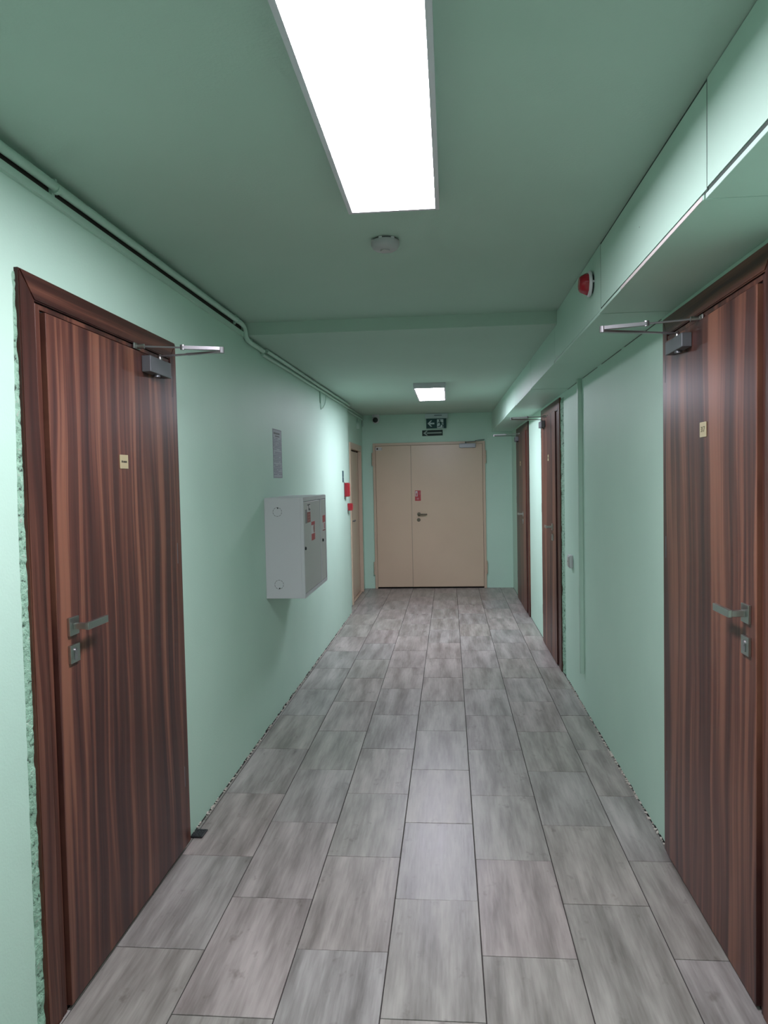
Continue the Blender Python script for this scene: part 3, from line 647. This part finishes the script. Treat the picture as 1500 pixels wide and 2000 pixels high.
# ------------------------------------------------------------------ conduits
def pipe(name, pts, r_, label, cat='conduit', clips=()):
    o = Vector(pts[0]); t = root(name, o, label=label, cat=cat)
    bm = bmesh.new(); tube(bm, [Vector(p) - o for p in pts], r_, 14); obj('tube', to_mesh(bm, smooth=True, ang=50), M_PIPE, t)
    for y, z in clips:
        bm = bmesh.new(); rr = r_ + .003
        lathe(bm, [(rr, -.008), (rr, .008)], 'y', Vector((XL + r_ + .004, y, z)) - o, 16)
        bx(bm, tuple(Vector((XL, y - .008, z - rr - .006)) - o), tuple(Vector((XL + .010, y + .008, z)) - o)); bx(bm, tuple(Vector((XL + .012, y - .006, z + rr - .003)) - o), tuple(Vector((XL + .020, y + .006, z + rr + .010)) - o))
        obj('clip', to_mesh(bm), M_PIPE, t)
    return t
px = XL + .019
pipe('conduit', [(px, YB, 2.400), (px, 1.5, 2.400), (px, 3.0, 2.403), (px, 4.02, 2.408), (px, 4.085, 2.404), (px, 4.11, 2.392), (px, 4.13, 2.352), (px, 4.16, 2.340), (px, 4.22, 2.336), (px, 4.52, 2.338)], .0135,
     'mint painted conduit under the near ceiling, bending down below the ceiling step', clips=((2.105, 2.398), (3.95, 2.408)))
pipe('conduit', [(px, 4.60, 2.352), (px, 6.6, 2.371), (px, YREC - .01, 2.388)], .0125, 'upper mint conduit along the far ceiling edge', clips=((6.45, 2.3705),))
pipe('conduit', [(XL + .012, 4.52, 2.318), (XL + .012, 6.7, 2.342), (XL + .012, YREC, 2.358), (XREC + .02, YREC + .12, 2.360), (XREC + .016, 10.30, 2.375), (XREC + .016, 10.335, 2.365), (XREC + .016, 10.338, 2.28)], .010, 'lower thin mint conduit running on into the recess')
pipe('conduit', [(XREC + .016, YREC + .02, 2.396), (XREC + .016, 10.30, 2.412)], .010, 'short mint conduit in the recess close under the ceiling')
t = root('cable_trunking', (XL, YB, 2.350), label='flat mint painted cable trunking below the near conduit', cat='trunking')
box('trunking_base', (0, 0, 0), (.009, 4.30 - YB, .028), M_PIPE, t, .001); box('trunking_lid', (.0091, 0, .002), (.012, 4.30 - YB, .026), M_PIPE, t, .0008, 1)
t.rotation_euler = (0, 0, 0)
box('dark_strip', (XL - .001, YB, 2.3795), (XL + .0006, 4.10, 2.412), mat('strip_dark_brown', (.035, .028, .024), .9), wl)  # dark brown strip on the wall between conduit and trunking
# cable loop hanging from the far conduits
o = Vector((XL + .008, 6.62, 2.345)); t = root('cable_loop', o, label='thin cable loop hanging from the far conduits', cat='cable')
bm = bmesh.new(); pts = [(0, 0, 0)] + [(0, 0, -.05 * k) for k in range(1, 4)] + [(0, .02, -.165), (.0, .10, -.150), (.004, .19, -.11), (.006, .235, -.06), (.006, .25, 0.0)]
tube(bm, pts, .0042, 8); obj('cable', to_mesh(bm, smooth=True), M_PIPE, t)
bm = bmesh.new(); bx(bm, (-.006, -.012, -.115), (.004, .012, -.01), .001); obj('cable_cover', to_mesh(bm), M_PIPE, t)

# vertical trunking and socket on the right wall
t = root('vertical_trunking', (XR, 4.945, .225), label='thin mint trunking running down from the soffit beside the blank wall', cat='trunking')
box('trunking_base', (-.024, -.014, 0), (0, .014, ZS - .225), M_PIPE, t, .0008, 1); box('trunking_lid', (-.0268, -.012, .002), (-.0241, .012, ZS - .227), M_PIPE, t, .0006, 1)
t = root('wall_socket', (XR, 5.375, .922), label='small pale grey socket on the wall near the brown middle door', cat='socket')
box('socket_box', (-.026, -.040, -.045), (0, .040, .045), M_CAB, t, .004); box('socket_face', (-.031, -.030, -.034), (-.0262, .030, .034), M_CABDOOR, t, .002)
bm = bmesh.new()
for y in (-.009, .009): lathe(bm, [(.003, -.0322), (.003, -.0311)], 'x', (0, y, 0), 8)
obj('socket_holes', to_mesh(bm), M_BLACK, t)

# black rubber pad at the foot of the left door
t = root('rubber_pad', (-1.112, 3.085, .0012), (0, 0, R(-2)), label='small black ribbed rubber pad on the floor at the door foot', cat='pad')
pb = box('pad_base', (-.026, -.036, 0), (.026, .036, .007), M_BLACK, t, .0015)
bm = bmesh.new()
for y in (-.024, -.008, .008, .024):
    for x in (-.014, .0, .014): lathe(bm, [(.005, .007), (.0035, .0105)], 'z', (x, y, 0), 8)
obj('pad_studs', to_mesh(bm), mat('worn_black', (.03, .03, .035), .6), t)['kind'] = 'stuff'
